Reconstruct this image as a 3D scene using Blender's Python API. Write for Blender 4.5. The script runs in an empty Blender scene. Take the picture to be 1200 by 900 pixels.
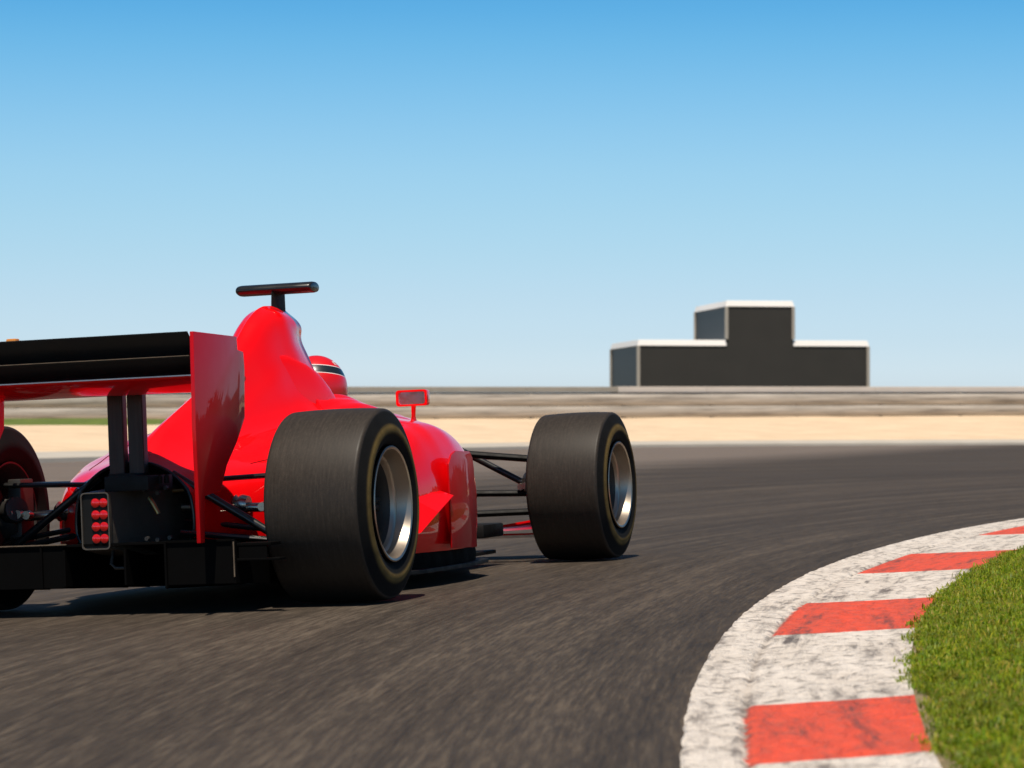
import bpy, bmesh, math, random
import numpy as np
from mathutils import Vector, Matrix

random.seed(7)
rng = np.random.default_rng(7)
R_ = math.radians
scene = bpy.context.scene
col = scene.collection

# ------------------------------------------------------------------ camera, light, exposure
F_PX = 3250.0
CAM_H = 0.60
cd = bpy.data.cameras.new("camera")
cam = bpy.data.objects.new("camera", cd)
col.objects.link(cam)
cd.sensor_width = 36.0
cd.lens = 36.0 * F_PX / 1200.0
cam.location = (0, 0, CAM_H)
cam.rotation_euler = (R_(90) + math.atan(47.0 / F_PX), 0, 0)
cd.clip_start = 0.1
cd.clip_end = 6000
cd.dof.use_dof = True
cd.dof.focus_distance = 10.4
cd.dof.aperture_fstop = 7.5
scene.camera = cam

SUN_EL, SUN_T = R_(69), R_(-8)          # elevation; azimuth measured from straight behind the camera, to its right
SKY_STRENGTH = 0.10
world = bpy.data.worlds.new("World")
scene.world = world
world.use_nodes = True
wn, wl = world.node_tree.nodes, world.node_tree.links
bg = wn["Background"]
sky = wn.new("ShaderNodeTexSky")
sky.sky_type = 'NISHITA'
sky.sun_disc = False
sky.sun_elevation = SUN_EL
sky.sun_rotation = math.pi - SUN_T
sky.air_density = 1.0
sky.dust_density = 0.6
sky.ozone_density = 2.0
# a clear dry day: the blue deepens quickly above the horizon
geo = wn.new("ShaderNodeTexCoord")
sep = wn.new("ShaderNodeSeparateXYZ")
wl.new(geo.outputs["Generated"], sep.inputs[0])
ramp = wn.new("ShaderNodeValToRGB")
wl.new(sep.outputs["Z"], ramp.inputs[0])
SKY_RAMP = [(0.0000, (1.167, 1.402, 1.927, 1)), (0.0175, (1.167, 1.402, 1.927, 1)), (0.0298, (1.032, 1.256, 1.713, 1)), (0.0452, (0.974, 1.183, 1.549, 1)), (0.0605, (0.917, 1.162, 1.447, 1)), (0.0758, (0.874, 1.159, 1.395, 1)), (0.0910, (0.826, 1.157, 1.377, 1)), (0.1062, (0.734, 1.131, 1.366, 1)), (0.1213, (0.619, 1.095, 1.355, 1)), (0.1363, (0.493, 1.047, 1.338, 1)), (0.1497, (0.379, 0.975, 1.314, 1)),
            (0.2200, (0.160, 0.660, 1.050, 1)), (0.4500, (0.320, 0.360, 0.400, 1)), (1.0000, (0.400, 0.410, 0.420, 1))]
els = ramp.color_ramp.elements
els[0].position, els[0].color = SKY_RAMP[0]
els[1].position, els[1].color = SKY_RAMP[-1]
for p, c in SKY_RAMP[1:-1]:
    e = els.new(p); e.color = c
mul = wn.new("ShaderNodeMix"); mul.data_type = 'RGBA'; mul.blend_type = 'MULTIPLY'
mul.inputs[0].default_value = 1.0
wl.new(sky.outputs[0], mul.inputs[6]); wl.new(ramp.outputs[0], mul.inputs[7])
wl.new(mul.outputs[2], bg.inputs[0])
bg.inputs[1].default_value = SKY_STRENGTH

sd = bpy.data.lights.new("sun", 'SUN')
sd.energy = 5.0
sd.angle = R_(0.5)
sd.color = (1.0, 0.91, 0.78)
sun = bpy.data.objects.new("sun", sd)
col.objects.link(sun)
sdir = Vector((math.sin(SUN_T) * math.cos(SUN_EL), -math.cos(SUN_T) * math.cos(SUN_EL), math.sin(SUN_EL)))
sun.rotation_euler = sdir.to_track_quat('Z', 'Y').to_euler()
sun.location = (0, -5, 20)

scene.view_settings.view_transform = 'Standard'
scene.view_settings.look = 'None'
scene.view_settings.exposure = 0.0
scene.view_settings.gamma = 1.0
scene.view_settings.use_curve_mapping = False

# ------------------------------------------------------------------ helpers
def tag(o, label=None, cat=None, group=None, kind=None):
    for k, v in (("label", label), ("category", cat), ("group", group), ("kind", kind)):
        if v: o[k] = v
    return o

def empty(name, loc=(0, 0, 0), parent=None):
    o = bpy.data.objects.new(name, None)
    o.empty_display_size = 0.2
    o.location = loc
    col.objects.link(o)
    if parent: o.parent = parent
    return o

def catmull(P, n):
    P = np.asarray(P, float)
    Q = np.vstack([2 * P[0] - P[1], P, 2 * P[-1] - P[-2]])
    out = []
    for i in range(len(P) - 1):
        p0, p1, p2, p3 = Q[i:i + 4]
        for t in np.linspace(0, 1, n, endpoint=False):
            out.append(0.5 * (2 * p1 + (p2 - p0) * t + (2 * p0 - 5 * p1 + 4 * p2 - p3) * t * t + (3 * p1 - p0 - 3 * p2 + p3) * t ** 3))
    out.append(P[-1])
    return np.array(out)

def pchip(x, y, xi):
    x = np.asarray(x, float); y = np.asarray(y, float); xi = np.asarray(xi, float)
    h = np.diff(x); d = np.diff(y) / h
    m = np.zeros_like(y); m[0], m[-1] = d[0], d[-1]
    for i in range(1, len(x) - 1):
        if d[i - 1] * d[i] > 0:
            w1, w2 = 2 * h[i] + h[i - 1], h[i] + 2 * h[i - 1]
            m[i] = (w1 + w2) / (w1 / d[i - 1] + w2 / d[i])
    k = np.clip(np.searchsorted(x, xi) - 1, 0, len(h) - 1)
    t = (xi - x[k]) / h[k]
    return ((1 + 2 * t) * (1 - t) ** 2 * y[k] + t * (1 - t) ** 2 * h[k] * m[k] + t * t * (3 - 2 * t) * y[k + 1] + t * t * (t - 1) * h[k] * m[k + 1])

class MB:
    def __init__(self): self.v, self.f, self.mi = [], [], []
    def add(self, vs, fs, mi=0):
        b = len(self.v); self.v += [tuple(map(float, p)) for p in vs]
        self.f += [tuple(b + i for i in f) for f in fs]; self.mi += [mi] * len(fs); return self
    def box(self, c, s, rot=None, mi=0):
        x, y, z = (k / 2 for k in s)
        vs = [Vector((a * x, b * y, d * z)) for a in (-1, 1) for b in (-1, 1) for d in (-1, 1)]
        if rot is not None: vs = [rot @ p for p in vs]
        vs = [p + Vector(c) for p in vs]
        return self.add(vs, [(0, 1, 3, 2), (4, 6, 7, 5), (0, 4, 5, 1), (2, 3, 7, 6), (0, 2, 6, 4), (1, 5, 7, 3)], mi)
    def tube(self, pts, r, n=14, flat=1.0, mi=0, cap=True):
        pts = [Vector(p) for p in pts]; rs = r if isinstance(r, (list, tuple)) else [r] * len(pts)
        rings = []
        for i, p in enumerate(pts):
            t = (pts[min(i + 1, len(pts) - 1)] - pts[max(i - 1, 0)]).normalized()
            up = Vector((0, 0, 1)) if abs(t.z) < 0.95 else Vector((1, 0, 0))
            a = t.cross(up).normalized(); b = a.cross(t).normalized()
            rings.append([p + a * math.cos(k * 2 * math.pi / n) * rs[i] + b * math.sin(k * 2 * math.pi / n) * rs[i] * flat for k in range(n)])
        vs = [q for rg in rings for q in rg]
        fs = [(i * n + k, i * n + (k + 1) % n, (i + 1) * n + (k + 1) % n, (i + 1) * n + k) for i in range(len(pts) - 1) for k in range(n)]
        if cap: fs += [tuple(range(n))[::-1], tuple((len(pts) - 1) * n + k for k in range(n))]
        return self.add(vs, fs, mi)
    def lathe(self, prof, n=96, axis='Y', c=(0, 0, 0), mi=0, mis=None, closed=False):
        m = len(prof); vs = []
        for (a, r) in prof:
            for k in range(n):
                q = 2 * math.pi * k / n; u, w = r * math.cos(q), r * math.sin(q)
                p = (u, a, w) if axis == 'Y' else ((a, u, w) if axis == 'X' else (u, w, a))
                vs.append((p[0] + c[0], p[1] + c[1], p[2] + c[2]))
        rng_ = range(m if closed else m - 1)
        b = len(self.v); self.v += [tuple(map(float, p)) for p in vs]
        for i in rng_:
            j = (i + 1) % m
            for k in range(n):
                self.f.append((b + i * n + k, b + i * n + (k + 1) % n, b + j * n + (k + 1) % n, b + j * n + k))
                self.mi.append(mis[i] if mis else mi)
        return self
    def grid(self, G, mi=0, closeu=False):
        G = np.asarray(G, float); a, b_, _ = G.shape
        fs = [(i * b_ + j, i * b_ + j + 1, (i + 1) * b_ + j + 1, (i + 1) * b_ + j) for i in range(a - 1) for j in range(b_ - 1)]
        if closeu: fs += [(i * b_ + b_ - 1, i * b_, (i + 1) * b_, (i + 1) * b_ + b_ - 1) for i in range(a - 1)]
        return self.add(G.reshape(-1, 3), fs, mi)
    def prism(self, poly, fn, t0, t1, mi=0):
        n = len(poly)
        vs = [fn(a, b, t0) for a, b in poly] + [fn(a, b, t1) for a, b in poly]
        fs = [tuple(range(n))[::-1], tuple(range(n, 2 * n))] + [(k, (k + 1) % n, n + (k + 1) % n, n + k) for k in range(n)]
        return self.add(vs, fs, mi)
    def build(self, name, mats, parent=None, smooth=True, angle=35, bevel=0.0, loc=None, seg=2):
        me = bpy.data.meshes.new(name)
        me.from_pydata(self.v, [], self.f)
        for m in (mats if isinstance(mats, (list, tuple)) else [mats]): me.materials.append(m)
        me.polygons.foreach_set("material_index", self.mi)
        bm = bmesh.new(); bm.from_mesh(me)
        bmesh.ops.remove_doubles(bm, verts=bm.verts, dist=1e-5)
        bmesh.ops.recalc_face_normals(bm, faces=bm.faces)
        if bevel > 0:
            es = [e for e in bm.edges if len(e.link_faces) == 2 and e.calc_face_angle(0) > R_(30)]
            bmesh.ops.bevel(bm, geom=es, offset=bevel, segments=seg, affect='EDGES', profile=0.6, clamp_overlap=True)
        if smooth:
            for f in bm.faces: f.smooth = True
            for e in bm.edges:
                if len(e.link_faces) == 2 and e.calc_face_angle(0) > R_(angle): e.smooth = False
        bm.to_mesh(me); bm.free()
        o = bpy.data.objects.new(name, me)
        col.objects.link(o)
        if parent: o.parent = parent
        if loc: o.location = loc
        return o

# ------------------------------------------------------------------ materials
class NT:
    def __init__(self, name):
        self.m = bpy.data.materials.new(name); self.m.use_nodes = True
        self.n, self.l = self.m.node_tree.nodes, self.m.node_tree.links
        self.b = self.n["Principled BSDF"]
    def new(self, t, **kw):
        x = self.n.new(t)
        for k, v in kw.items(): setattr(x, k, v)
        return x
    def put(self, node, i, v):
        if isinstance(v, bpy.types.NodeSocket): self.l.new(v, node.inputs[i])
        else: node.inputs[i].default_value = v
    def coord(self, kind="Object", scale=(1, 1, 1), rot=(0, 0, 0)):
        tc = self.new("ShaderNodeTexCoord"); mp = self.new("ShaderNodeMapping")
        self.l.new(tc.outputs[kind], mp.inputs[0]); mp.inputs["Scale"].default_value = scale; mp.inputs["Rotation"].default_value = rot
        return mp.outputs[0]
    def noise(self, vec, scale, detail=4, rough=0.55, dist=0.0):
        x = self.new("ShaderNodeTexNoise"); self.l.new(vec, x.inputs["Vector"])
        x.inputs["Scale"].default_value = scale; x.inputs["Detail"].default_value = detail
        x.inputs["Roughness"].default_value = rough; x.inputs["Distortion"].default_value = dist
        return x.outputs["Fac"]
    def ramp(self, fac, stops):
        x = self.new("ShaderNodeValToRGB"); self.l.new(fac, x.inputs[0])
        e = x.color_ramp.elements
        c4 = lambda c: (c, c, c, 1) if isinstance(c, (int, float)) else tuple(c) + (1,)
        e[0].position, e[0].color = stops[0][0], c4(stops[0][1]); e[1].position, e[1].color = stops[-1][0], c4(stops[-1][1])
        for p, c in stops[1:-1]:
            q = e.new(p); q.color = c4(c)
        return x.outputs[0]
    def math(self, op, a, b=0.0, clamp=False):
        x = self.new("ShaderNodeMath", operation=op); x.use_clamp = clamp
        self.put(x, 0, a); self.put(x, 1, b); return x.outputs[0]
    def mix(self, fac, a, b, mode='MIX'):
        x = self.new("ShaderNodeMix"); x.data_type = 'RGBA'; x.blend_type = mode
        c4 = lambda c: c if isinstance(c, bpy.types.NodeSocket) else ((c, c, c, 1) if isinstance(c, (int, float)) else tuple(c) + (1,))
        self.put(x, 0, fac); self.put(x, 6, c4(a)); self.put(x, 7, c4(b)); return x.outputs[2]
    def bump(self, h, strength, dist):
        x = self.new("ShaderNodeBump"); self.l.new(h, x.inputs["Height"])
        x.inputs["Strength"].default_value = strength; x.inputs["Distance"].default_value = dist
        self.l.new(x.outputs[0], self.b.inputs["Normal"]); return x
    def set(self, **kw):
        for k, v in kw.items():
            k = {"base": "Base Color", "rough": "Roughness", "metal": "Metallic", "coat": "Coat Weight", "coat_rough": "Coat Roughness", "spec": "Specular IOR Level"}.get(k, k)
            if isinstance(v, bpy.types.NodeSocket): self.l.new(v, self.b.inputs[k])
            else: self.b.inputs[k].default_value = tuple(v) + (1,) if isinstance(v, tuple) and len(v) == 3 else v
        return self.m

def simple(name, base, rough, var=0.15, scale=8, metal=0.0, coat=0.0, coat_rough=0.05, rvar=0.08, bump=0.0, bscale=60, stretch=(1, 1, 1)):
    t = NT(name); v = t.coord("Object", stretch)
    nz = t.noise(v, scale, 5)
    c = t.mix(nz, tuple(k * (1 - var) for k in base), tuple(min(1, k * (1 + var)) for k in base))
    r = t.ramp(t.noise(v, scale * 1.7, 4), [(0.3, max(0, rough - rvar)), (0.7, rough + rvar)])
    t.set(base=c, rough=r, metal=metal, coat=coat, coat_rough=coat_rough)
    if bump > 0: t.bump(t.noise(v, bscale, 3), bump, 0.01)
    return t.m

def mat_red(name="red_paint", base=(0.92, 0.0004, 0.003), rough=0.42, coat=0.75):
    t = NT(name); v = t.coord("Object")
    dust = t.ramp(t.noise(v, 3.5, 6, 0.6), [(0.5, 0.0), (0.85, 0.06)])
    c = t.mix(dust, base, (0.70, 0.05, 0.03))
    r = t.ramp(t.noise(v, 9, 5), [(0.3, rough - 0.04), (0.75, rough + 0.1)])
    t.set(base=c, rough=r, coat=coat, spec=0.1, coat_rough=t.ramp(t.noise(v, 5, 5), [(0.3, 0.008), (0.8, 0.035)]))
    t.bump(t.noise(v, 4.0, 2), 0.05, 0.02)
    return t.m

M = {}
M['red'] = mat_red()
M['red_shaded'] = mat_red('red_paint_shaded', (0.56, 0.0006, 0.004), 0.5, 0.4)  # darker copy of the red: shade on endplates and vanes put into colour
M['carbon'] = simple('carbon_black', (0.007, 0.0065, 0.006), 0.6, 0.3, 14)
M['carbon'].node_tree.nodes['Principled BSDF'].inputs['Specular IOR Level'].default_value = 0.25
M['shade_black'] = simple('shade_black_carbon', (0.0014, 0.0012, 0.0011), 0.8, 0.4, 10)  # near black: wing's shade on the diffuser put into colour; also skirts, panel lines
M['shade_black'].node_tree.nodes['Principled BSDF'].inputs['Specular IOR Level'].default_value = 0.08
M['edge'] = simple('lit_edge_tone', (0.16, 0.115, 0.075), 0.6, 0.7, 25)  # light brown painted where edges catch the light
M['gloss_black'] = simple('gloss_black', (0.012, 0.012, 0.012), 0.35, 0.2, 10, coat=0.3, coat_rough=0.12)
M['wing_black'] = simple('wing_black', (0.010, 0.010, 0.010), 0.55, 0.15, 6)
M['grey'] = simple('dark_grey_casting', (0.070, 0.060, 0.050), 0.5, 0.35, 12, bump=0.2, bscale=40)
M['pillar'] = simple('brushed_dark_metal', (0.060, 0.046, 0.040), 0.5, 0.35, 9, metal=0.5, stretch=(14, 14, 0.6))
M['frame'] = simple('scuffed_frame', (0.12, 0.10, 0.08), 0.45, 0.4, 30, metal=0.4)
M['strip'] = simple('slot_light_tone', (0.75, 0.66, 0.62), 0.4, 0.1, 3, metal=0.6)  # pale tone painting the glint and the light through the wing slots
M['steel'] = simple('worn_steel', (0.50, 0.45, 0.38), 0.32, 0.2, 12, metal=1.0)
M['alu'] = simple('rim_aluminium', (0.44, 0.375, 0.31), 0.40, 0.12, 5, metal=1.0)
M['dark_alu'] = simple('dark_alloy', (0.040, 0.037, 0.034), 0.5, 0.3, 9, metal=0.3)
M['brass'] = simple('brass_tube', (0.45, 0.30, 0.12), 0.35, 0.2, 12, metal=1.0)
M['orange'] = simple('orange_plastic', (0.75, 0.28, 0.05), 0.4, 0.1)
M['suit'] = simple('red_race_suit', (0.45, 0.01, 0.015), 0.8, 0.15, 10, bump=0.3)
M['white'] = simple('white_marking', (0.8, 0.78, 0.75), 0.4, 0.05)
M['glass'] = simple('dark_glass', (0.02, 0.02, 0.022), 0.06, 0.1, coat=1.0)
t = NT('mirror_glass'); t.set(base=(0.62, 0.60, 0.60), metal=1.0, rough=t.ramp(t.noise(t.coord(), 30, 4), [(0.3, 0.10), (0.8, 0.22)])); M['mirror'] = t.m

def led_mat():
    t = NT('red_lamp_lens'); v = t.coord()
    t.set(base=t.mix(t.noise(v, 90, 2), (0.42, 0.002, 0.003), (0.70, 0.005, 0.005)), rough=0.18, coat=1.0)
    t.b.inputs["Emission Color"].default_value = (1.0, 0.015, 0.01, 1); t.b.inputs["Emission Strength"].default_value = 0.06
    return t.m
M['led'] = led_mat()

def rubber_mat():
    """slick rubber: fine scuff lines round the tread, a faded ochre ring on the sidewall"""
    t = NT('tyre_rubber')
    tc = t.new("ShaderNodeTexCoord"); s = t.new("ShaderNodeSeparateXYZ"); t.l.new(tc.outputs["Object"], s.inputs[0])
    rad = t.math('SQRT', t.math('ADD', t.math('MULTIPLY', s.outputs[0], s.outputs[0]), t.math('MULTIPLY', s.outputs[2], s.outputs[2])))
    ang = t.math('ARCTAN2', s.outputs[2], s.outputs[0])
    cb = t.new("ShaderNodeCombineXYZ"); t.put(cb, 0, t.math('MULTIPLY', t.math('SINE', ang), 0.16)); t.put(cb, 1, t.math('MULTIPLY', s.outputs[1], 6.0)); t.put(cb, 2, t.math('MULTIPLY', t.math('COSINE', ang), 0.16))
    cb2 = t.new("ShaderNodeCombineXYZ"); t.put(cb2, 0, t.math('MULTIPLY', t.math('SINE', ang), 1.2)); t.put(cb2, 1, t.math('MULTIPLY', s.outputs[1], 7.0)); t.put(cb2, 2, t.math('MULTIPLY', t.math('COSINE', ang), 1.2))
    lines = t.noise(cb.outputs[0], 26, 5, 0.7); short = t.noise(cb2.outputs[0], 16, 5, 0.65)
    k = t.math('ADD', t.math('MULTIPLY', lines, 0.6), t.math('MULTIPLY', short, 0.4))
    tread = t.ramp(k, [(0.26, (0.022, 0.0172, 0.0135)), (0.5, (0.031, 0.0245, 0.019)), (0.74, (0.054, 0.042, 0.032))])
    side = t.mix(t.noise(cb2.outputs[0], 4, 4), (0.008, 0.008, 0.008), (0.015, 0.0145, 0.014))
    istread = t.ramp(rad, [(0.312, 0.0), (0.318, 1.0)])
    c = t.mix(istread, side, tread)
    ring = t.ramp(rad, [(0.236, 0.0), (0.246, 1.0), (0.262, 1.0), (0.274, 0.0)])
    ring = t.math('MULTIPLY', ring, t.math('LESS_THAN', s.outputs[1], 0.0))
    ringn = t.math('MULTIPLY', ring, t.ramp(t.noise(cb2.outputs[0], 3, 4), [(0.3, 0.45), (0.7, 0.9)]))
    c = t.mix(ringn, c, (0.22, 0.15, 0.05))
    t.set(base=c, rough=t.mix(istread, 0.72, t.ramp(k, [(0.3, 0.42), (0.7, 0.62)])), spec=t.mix(istread, 0.05, 0.26))
    t.bump(k, 0.05, 0.003)
    return t.m
M['rubber'] = rubber_mat()

def helmet_mat():
    t = NT('helmet_paint'); tc = t.new("ShaderNodeTexCoord"); s = t.new("ShaderNodeSeparateXYZ"); t.l.new(tc.outputs["Object"], s.inputs[0])
    h = t.math('ADD', s.outputs[2], t.math('MULTIPLY', s.outputs[0], 0.16))
    f = t.math('MULTIPLY', t.math('ADD', h, 0.2), 2.5)
    st = lambda z: (z + 0.2) * 2.5
    x = t.new("ShaderNodeValToRGB"); t.l.new(f, x.inputs[0]); x.color_ramp.interpolation = 'CONSTANT'
    red, wh, bk = (0.72, 0.006, 0.012, 1), (0.8, 0.72, 0.7, 1), (0.012, 0.02, 0.026, 1)
    e = x.color_ramp.elements
    e[0].position, e[0].color = 0, red; e[1].position, e[1].color = st(0.046), wh
    for z, c in ((0.0495, bk), (0.0805, wh), (0.084, red)):
        q = e.new(st(z)); q.color = c
    t.set(base=x.outputs[0], rough=0.34, coat=0.35, coat_rough=0.2)
    return t.m
M['helmet'] = helmet_mat()

# ------------------------------------------------------------------ lie of the land
HEAD = R_(16.7); ROLL = R_(2.45)
fwd = Vector((math.sin(HEAD), math.cos(HEAD), 0)); lft = Vector((-math.cos(HEAD), math.sin(HEAD), 0))
ORIG = Vector((-1.2411, 9.6592, -0.0371)); CONT = Vector((-0.3798, 9.4008, 0.0))
CIR = np.array([39.749, 2.418]); RAD = 39.533      # the bend: kerb edge as a circle

def sstep(a, b, x):
    t = np.clip((np.asarray(x, float) - a) / (b - a), 0, 1); return t * t * (3 - 2 * t)

def road_z(x, y):
    """track surface: level by the kerb, falling away to the outside of the bend beside the car"""
    x = np.asarray(x, float); y = np.asarray(y, float)
    dx, dy = x - CONT.x, y - CONT.y
    d = dx * lft.x + dy * lft.y
    s = dx * fwd.x + dy * fwd.y
    k = 0.06
    dpos = np.where(d / k > 30, d, k * np.log1p(np.exp(np.clip(d / k, -30, 30))))
    dip = math.tan(ROLL) * (2.6 * np.tanh(np.maximum(dpos, 0) / 2.6 * 1.0) if False else np.minimum(dpos, 2.0) + 0.8 * np.tanh(np.maximum(dpos - 2.0, 0) / 0.8))
    return -dip * sstep(-16, -6, s) * (1 - sstep(7, 24, s))

outer = np.array([(-22, -60), (-20, -30), (-17, -5), (-14.5, 12), (-11.5, 28), (-7.4, 42.5), (-2.6, 58), (3.3, 71.5), (15, 80.5), (36, 86), (70, 86), (120, 74)], float)
OUT = catmull(outer, 12)

def th_pt(th, off):
    r = RAD - off
    return CIR[0] - r * np.cos(th), CIR[1] + r * np.sin(th)
def th_of_y(y): return math.asin((y - CIR[1]) / RAD)

def sheet(name, G, mat, uv=None, kind='structure', extra=None):
    """a grid of points as one smooth sheet, optional uv and a float attribute"""
    a, b, _ = G.shape
    idx = np.arange(a * b).reshape(a, b)
    q = np.stack([idx[:-1, :-1], idx[:-1, 1:], idx[1:, 1:], idx[1:, :-1]], -1).reshape(-1, 4)
    me = bpy.data.meshes.new(name)
    me.from_pydata(G.reshape(-1, 3).tolist(), [], q.tolist())
    if me.polygons[0].normal.z < 0: me.flip_normals()
    me.polygons.foreach_set("use_smooth", [True] * len(me.polygons))
    if uv is not None:
        l = me.uv_layers.new(name="track")
        vi = np.zeros(len(me.loops), int); me.loops.foreach_get("vertex_index", vi)
        l.data.foreach_set("uv", uv.reshape(-1, 2)[vi].astype(np.float32).ravel())
    if extra is not None:
        at = me.attributes.new("sd", 'FLOAT', 'POINT'); at.data.foreach_set("value", extra.astype(np.float32).ravel())
    me.materials.append(mat)
    o = bpy.data.objects.new(name, me); col.objects.link(o)
    tag(o, kind=kind)
    return o

# ---- asphalt: a fan from the kerb edge to the outer edge
def asphalt_mat():
    t = NT('asphalt'); at = t.new('ShaderNodeAttribute'); at.attribute_name = 'sd'; uvn = t.new("ShaderNodeUVMap"); uvn.uv_map = "track"
    def sc(x, y):
        mp = t.new("ShaderNodeMapping"); t.l.new(uvn.outputs[0], mp.inputs[0]); mp.inputs["Scale"].default_value = (x, y, 1); return mp.outputs[0]
    ob = t.coord("Object")
    fine = t.noise(ob, 210, 3, 0.7)                       # aggregate
    streak = t.noise(sc(4.2, 72), 1.0, 6, 0.70)           # rubbed-in tyre marks along the direction of travel
    streak2 = t.noise(sc(0.45, 12.0), 1.0, 5, 0.65)
    band = t.noise(sc(0.05, 2.2), 1.0, 4, 0.55)
    patch = t.noise(ob, 0.35, 4, 0.6)
    k = t.math('ADD', t.math('MULTIPLY', streak, 0.44), t.math('MULTIPLY', fine, 0.06))
    k = t.math('ADD', k, t.math('MULTIPLY', streak2, 0.27)); k = t.math('ADD', k, t.math('MULTIPLY', band, 0.23))
    c = t.ramp(k, [(0.39, (0.021, 0.0155, 0.011)), (0.5, (0.056, 0.0425, 0.031)), (0.62, (0.135, 0.105, 0.077))])
    c = t.mix(t.ramp(patch, [(0.35, 0.0), (0.75, 0.35)]), c, (0.050, 0.041, 0.034))
    # dusty, unrubbered asphalt off the racing line
    off = t.ramp(t.math('MULTIPLY', t.math('ADD', at.outputs['Fac'], t.math('MULTIPLY', band, 1.6)), 0.1), [(0.60, 0.0), (0.90, 1.0)])
    c = t.mix(off, c, t.mix(0.55, t.mix(1.0, c, (2.3, 2.25, 2.25), 'MULTIPLY'), (0.175, 0.145, 0.125)))
    t.set(base=c, rough=t.ramp(streak, [(0.3, 0.62), (0.7, 0.88)]), spec=0.2)
    t.bump(t.math('ADD', t.math('MULTIPLY', streak, 0.7), t.math('MULTIPLY', fine, 0.5)), 0.45, 0.006)
    return t.m

ths = np.concatenate([np.linspace(-1.35, -0.12, 60, endpoint=False), np.linspace(-0.12, 0.5, 260, endpoint=False), np.linspace(0.5, 1.62, 60)])
frac = (ths - ths[0]) / (ths[-1] - ths[0])
# match each radial line with a point on the outer edge, by direction from the bend's centre
oang = np.arctan2(OUT[:, 1] - CIR[1], -(OUT[:, 0] - CIR[0])); orad = np.hypot(OUT[:, 0] - CIR[0], OUT[:, 1] - CIR[1])
order = np.argsort(oang)
orr = np.interp(ths, oang[order], orad[order])
tt = np.linspace(0, 1, 150) ** 1.6
G = np.zeros((len(ths), len(tt), 3)); UV = np.zeros((len(ths), len(tt), 2))
for i, th in enumerate(ths):
    r0 = RAD - 0.06
    r = r0 + (orr[i] - r0) * tt
    x = CIR[0] - r * np.cos(th); y = CIR[1] + r * np.sin(th)
    G[i, :, 0], G[i, :, 1] = x, y; G[i, :, 2] = road_z(x, y)
    UV[i, :, 0] = th * RAD; UV[i, :, 1] = r - RAD
DL = (G[:, :, 0] - CONT.x) * lft.x + (G[:, :, 1] - CONT.y) * lft.y
sheet('track', G, asphalt_mat(), UV, extra=DL)

# ---- kerb: white edge strip, then red and white blocks, rising slightly to the grass
def widths(y):
    k = np.clip((np.asarray(y, float) - 4.8) / 7.7, -0.6, 1.6)
    return np.interp(y, [0, 4.8, 5.8, 7.8, 9.2, 11.0, 12.3, 20], [0.118, 0.122, 0.125, 0.142, 0.158, 0.190, 0.222, 0.30]), 0.44 + 0.28 * k
RED = [(-0.2, 0.9), (2.3, 3.35), (4.85, 5.86), (7.82, 9.22), (11.05, 12.75), (14.9, 16.5), (19.3, 21.0), (24, 25.6), (28.5, 30)]
def kerb_mat():
    t = NT('kerb_paint'); uvn = t.new("ShaderNodeUVMap"); uvn.uv_map = "track"
    at = t.new("ShaderNodeAttribute"); at.attribute_name = "sd"
    def sc(x, y, rot=0):
        mp = t.new("ShaderNodeMapping"); t.l.new(uvn.outputs[0], mp.inputs[0]); mp.inputs["Scale"].default_value = (x, y, 1); mp.inputs["Rotation"].default_value = (0, 0, rot); return mp.outputs[0]
    lump = t.noise(sc(11, 24, 0.6), 1.0, 4, 0.58, 0.6)
    fine = t.noise(sc(60, 90), 1.0, 4, 0.6)
    rub = t.noise(sc(1.6, 16), 1.0, 6, 0.7)
    dirt = t.noise(sc(1.8, 7), 1.0, 5, 0.6)
    wob = t.math('MULTIPLY', t.math('SUBTRACT', t.noise(sc(14, 14), 1.0, 4, 0.6), 0.5), 0.055)
    mask = t.ramp(t.math('ADD', t.math('MULTIPLY', t.math('ADD', at.outputs["Fac"], wob), 140), 0.5), [(0.0, 0.0), (1.0, 1.0)])
    white = t.mix(t.ramp(dirt, [(0.35, 0.0), (0.7, 0.55)]), (0.86, 0.775, 0.69), (0.66, 0.57, 0.48))
    red = t.mix(t.ramp(dirt, [(0.3, 0.0), (0.75, 1.0)]), (0.92, 0.088, 0.030), (0.70, 0.095, 0.045))
    c = t.mix(mask, white, red)
    pit = t.ramp(lump, [(0.34, 1.0), (0.47, 0.0)])
    c = t.mix(t.math('MULTIPLY', pit, t.math('SUBTRACT', 0.62, t.math('MULTIPLY', mask, 0.36))), c, (0.14, 0.11, 0.09))
    rubm = t.math('MULTIPLY', t.ramp(rub, [(0.50, 0.0), (0.64, 0.85)]), t.ramp(dirt, [(0.42, 0.05), (0.60, 1.0)]))
    gv = t.new('ShaderNodeAttribute'); gv.attribute_name = 'groove'
    c = t.mix(t.math('MULTIPLY', gv.outputs['Fac'], t.ramp(lump, [(0.35, 0.8), (0.6, 0.1)])), c, (0.13, 0.10, 0.08))
    c = t.mix(rubm, c, (0.07, 0.05, 0.045))
    t.set(base=c, rough=t.ramp(fine, [(0.3, 0.55), (0.7, 0.8)]))
    t.bump(t.math('ADD', lump, t.math('MULTIPLY', fine, 0.25)), 1.0, 0.055)
    return t.m
kth = np.concatenate([np.arange(th_of_y(-14), th_of_y(2), 0.05 / RAD), np.arange(th_of_y(2), th_of_y(18), 0.022 / RAD), np.arange(th_of_y(18), th_of_y(38), 0.1 / RAD)])
ky = CIR[1] + RAD * np.sin(kth)
w1, w2 = widths(ky)
nk = 60
KG = np.zeros((len(kth), nk, 3)); KU = np.zeros((len(kth), nk, 2)); KS = np.zeros((len(kth), nk)); KGV = np.zeros((len(kth), nk))
u_in = np.full(len(ky), -9.0)
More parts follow.
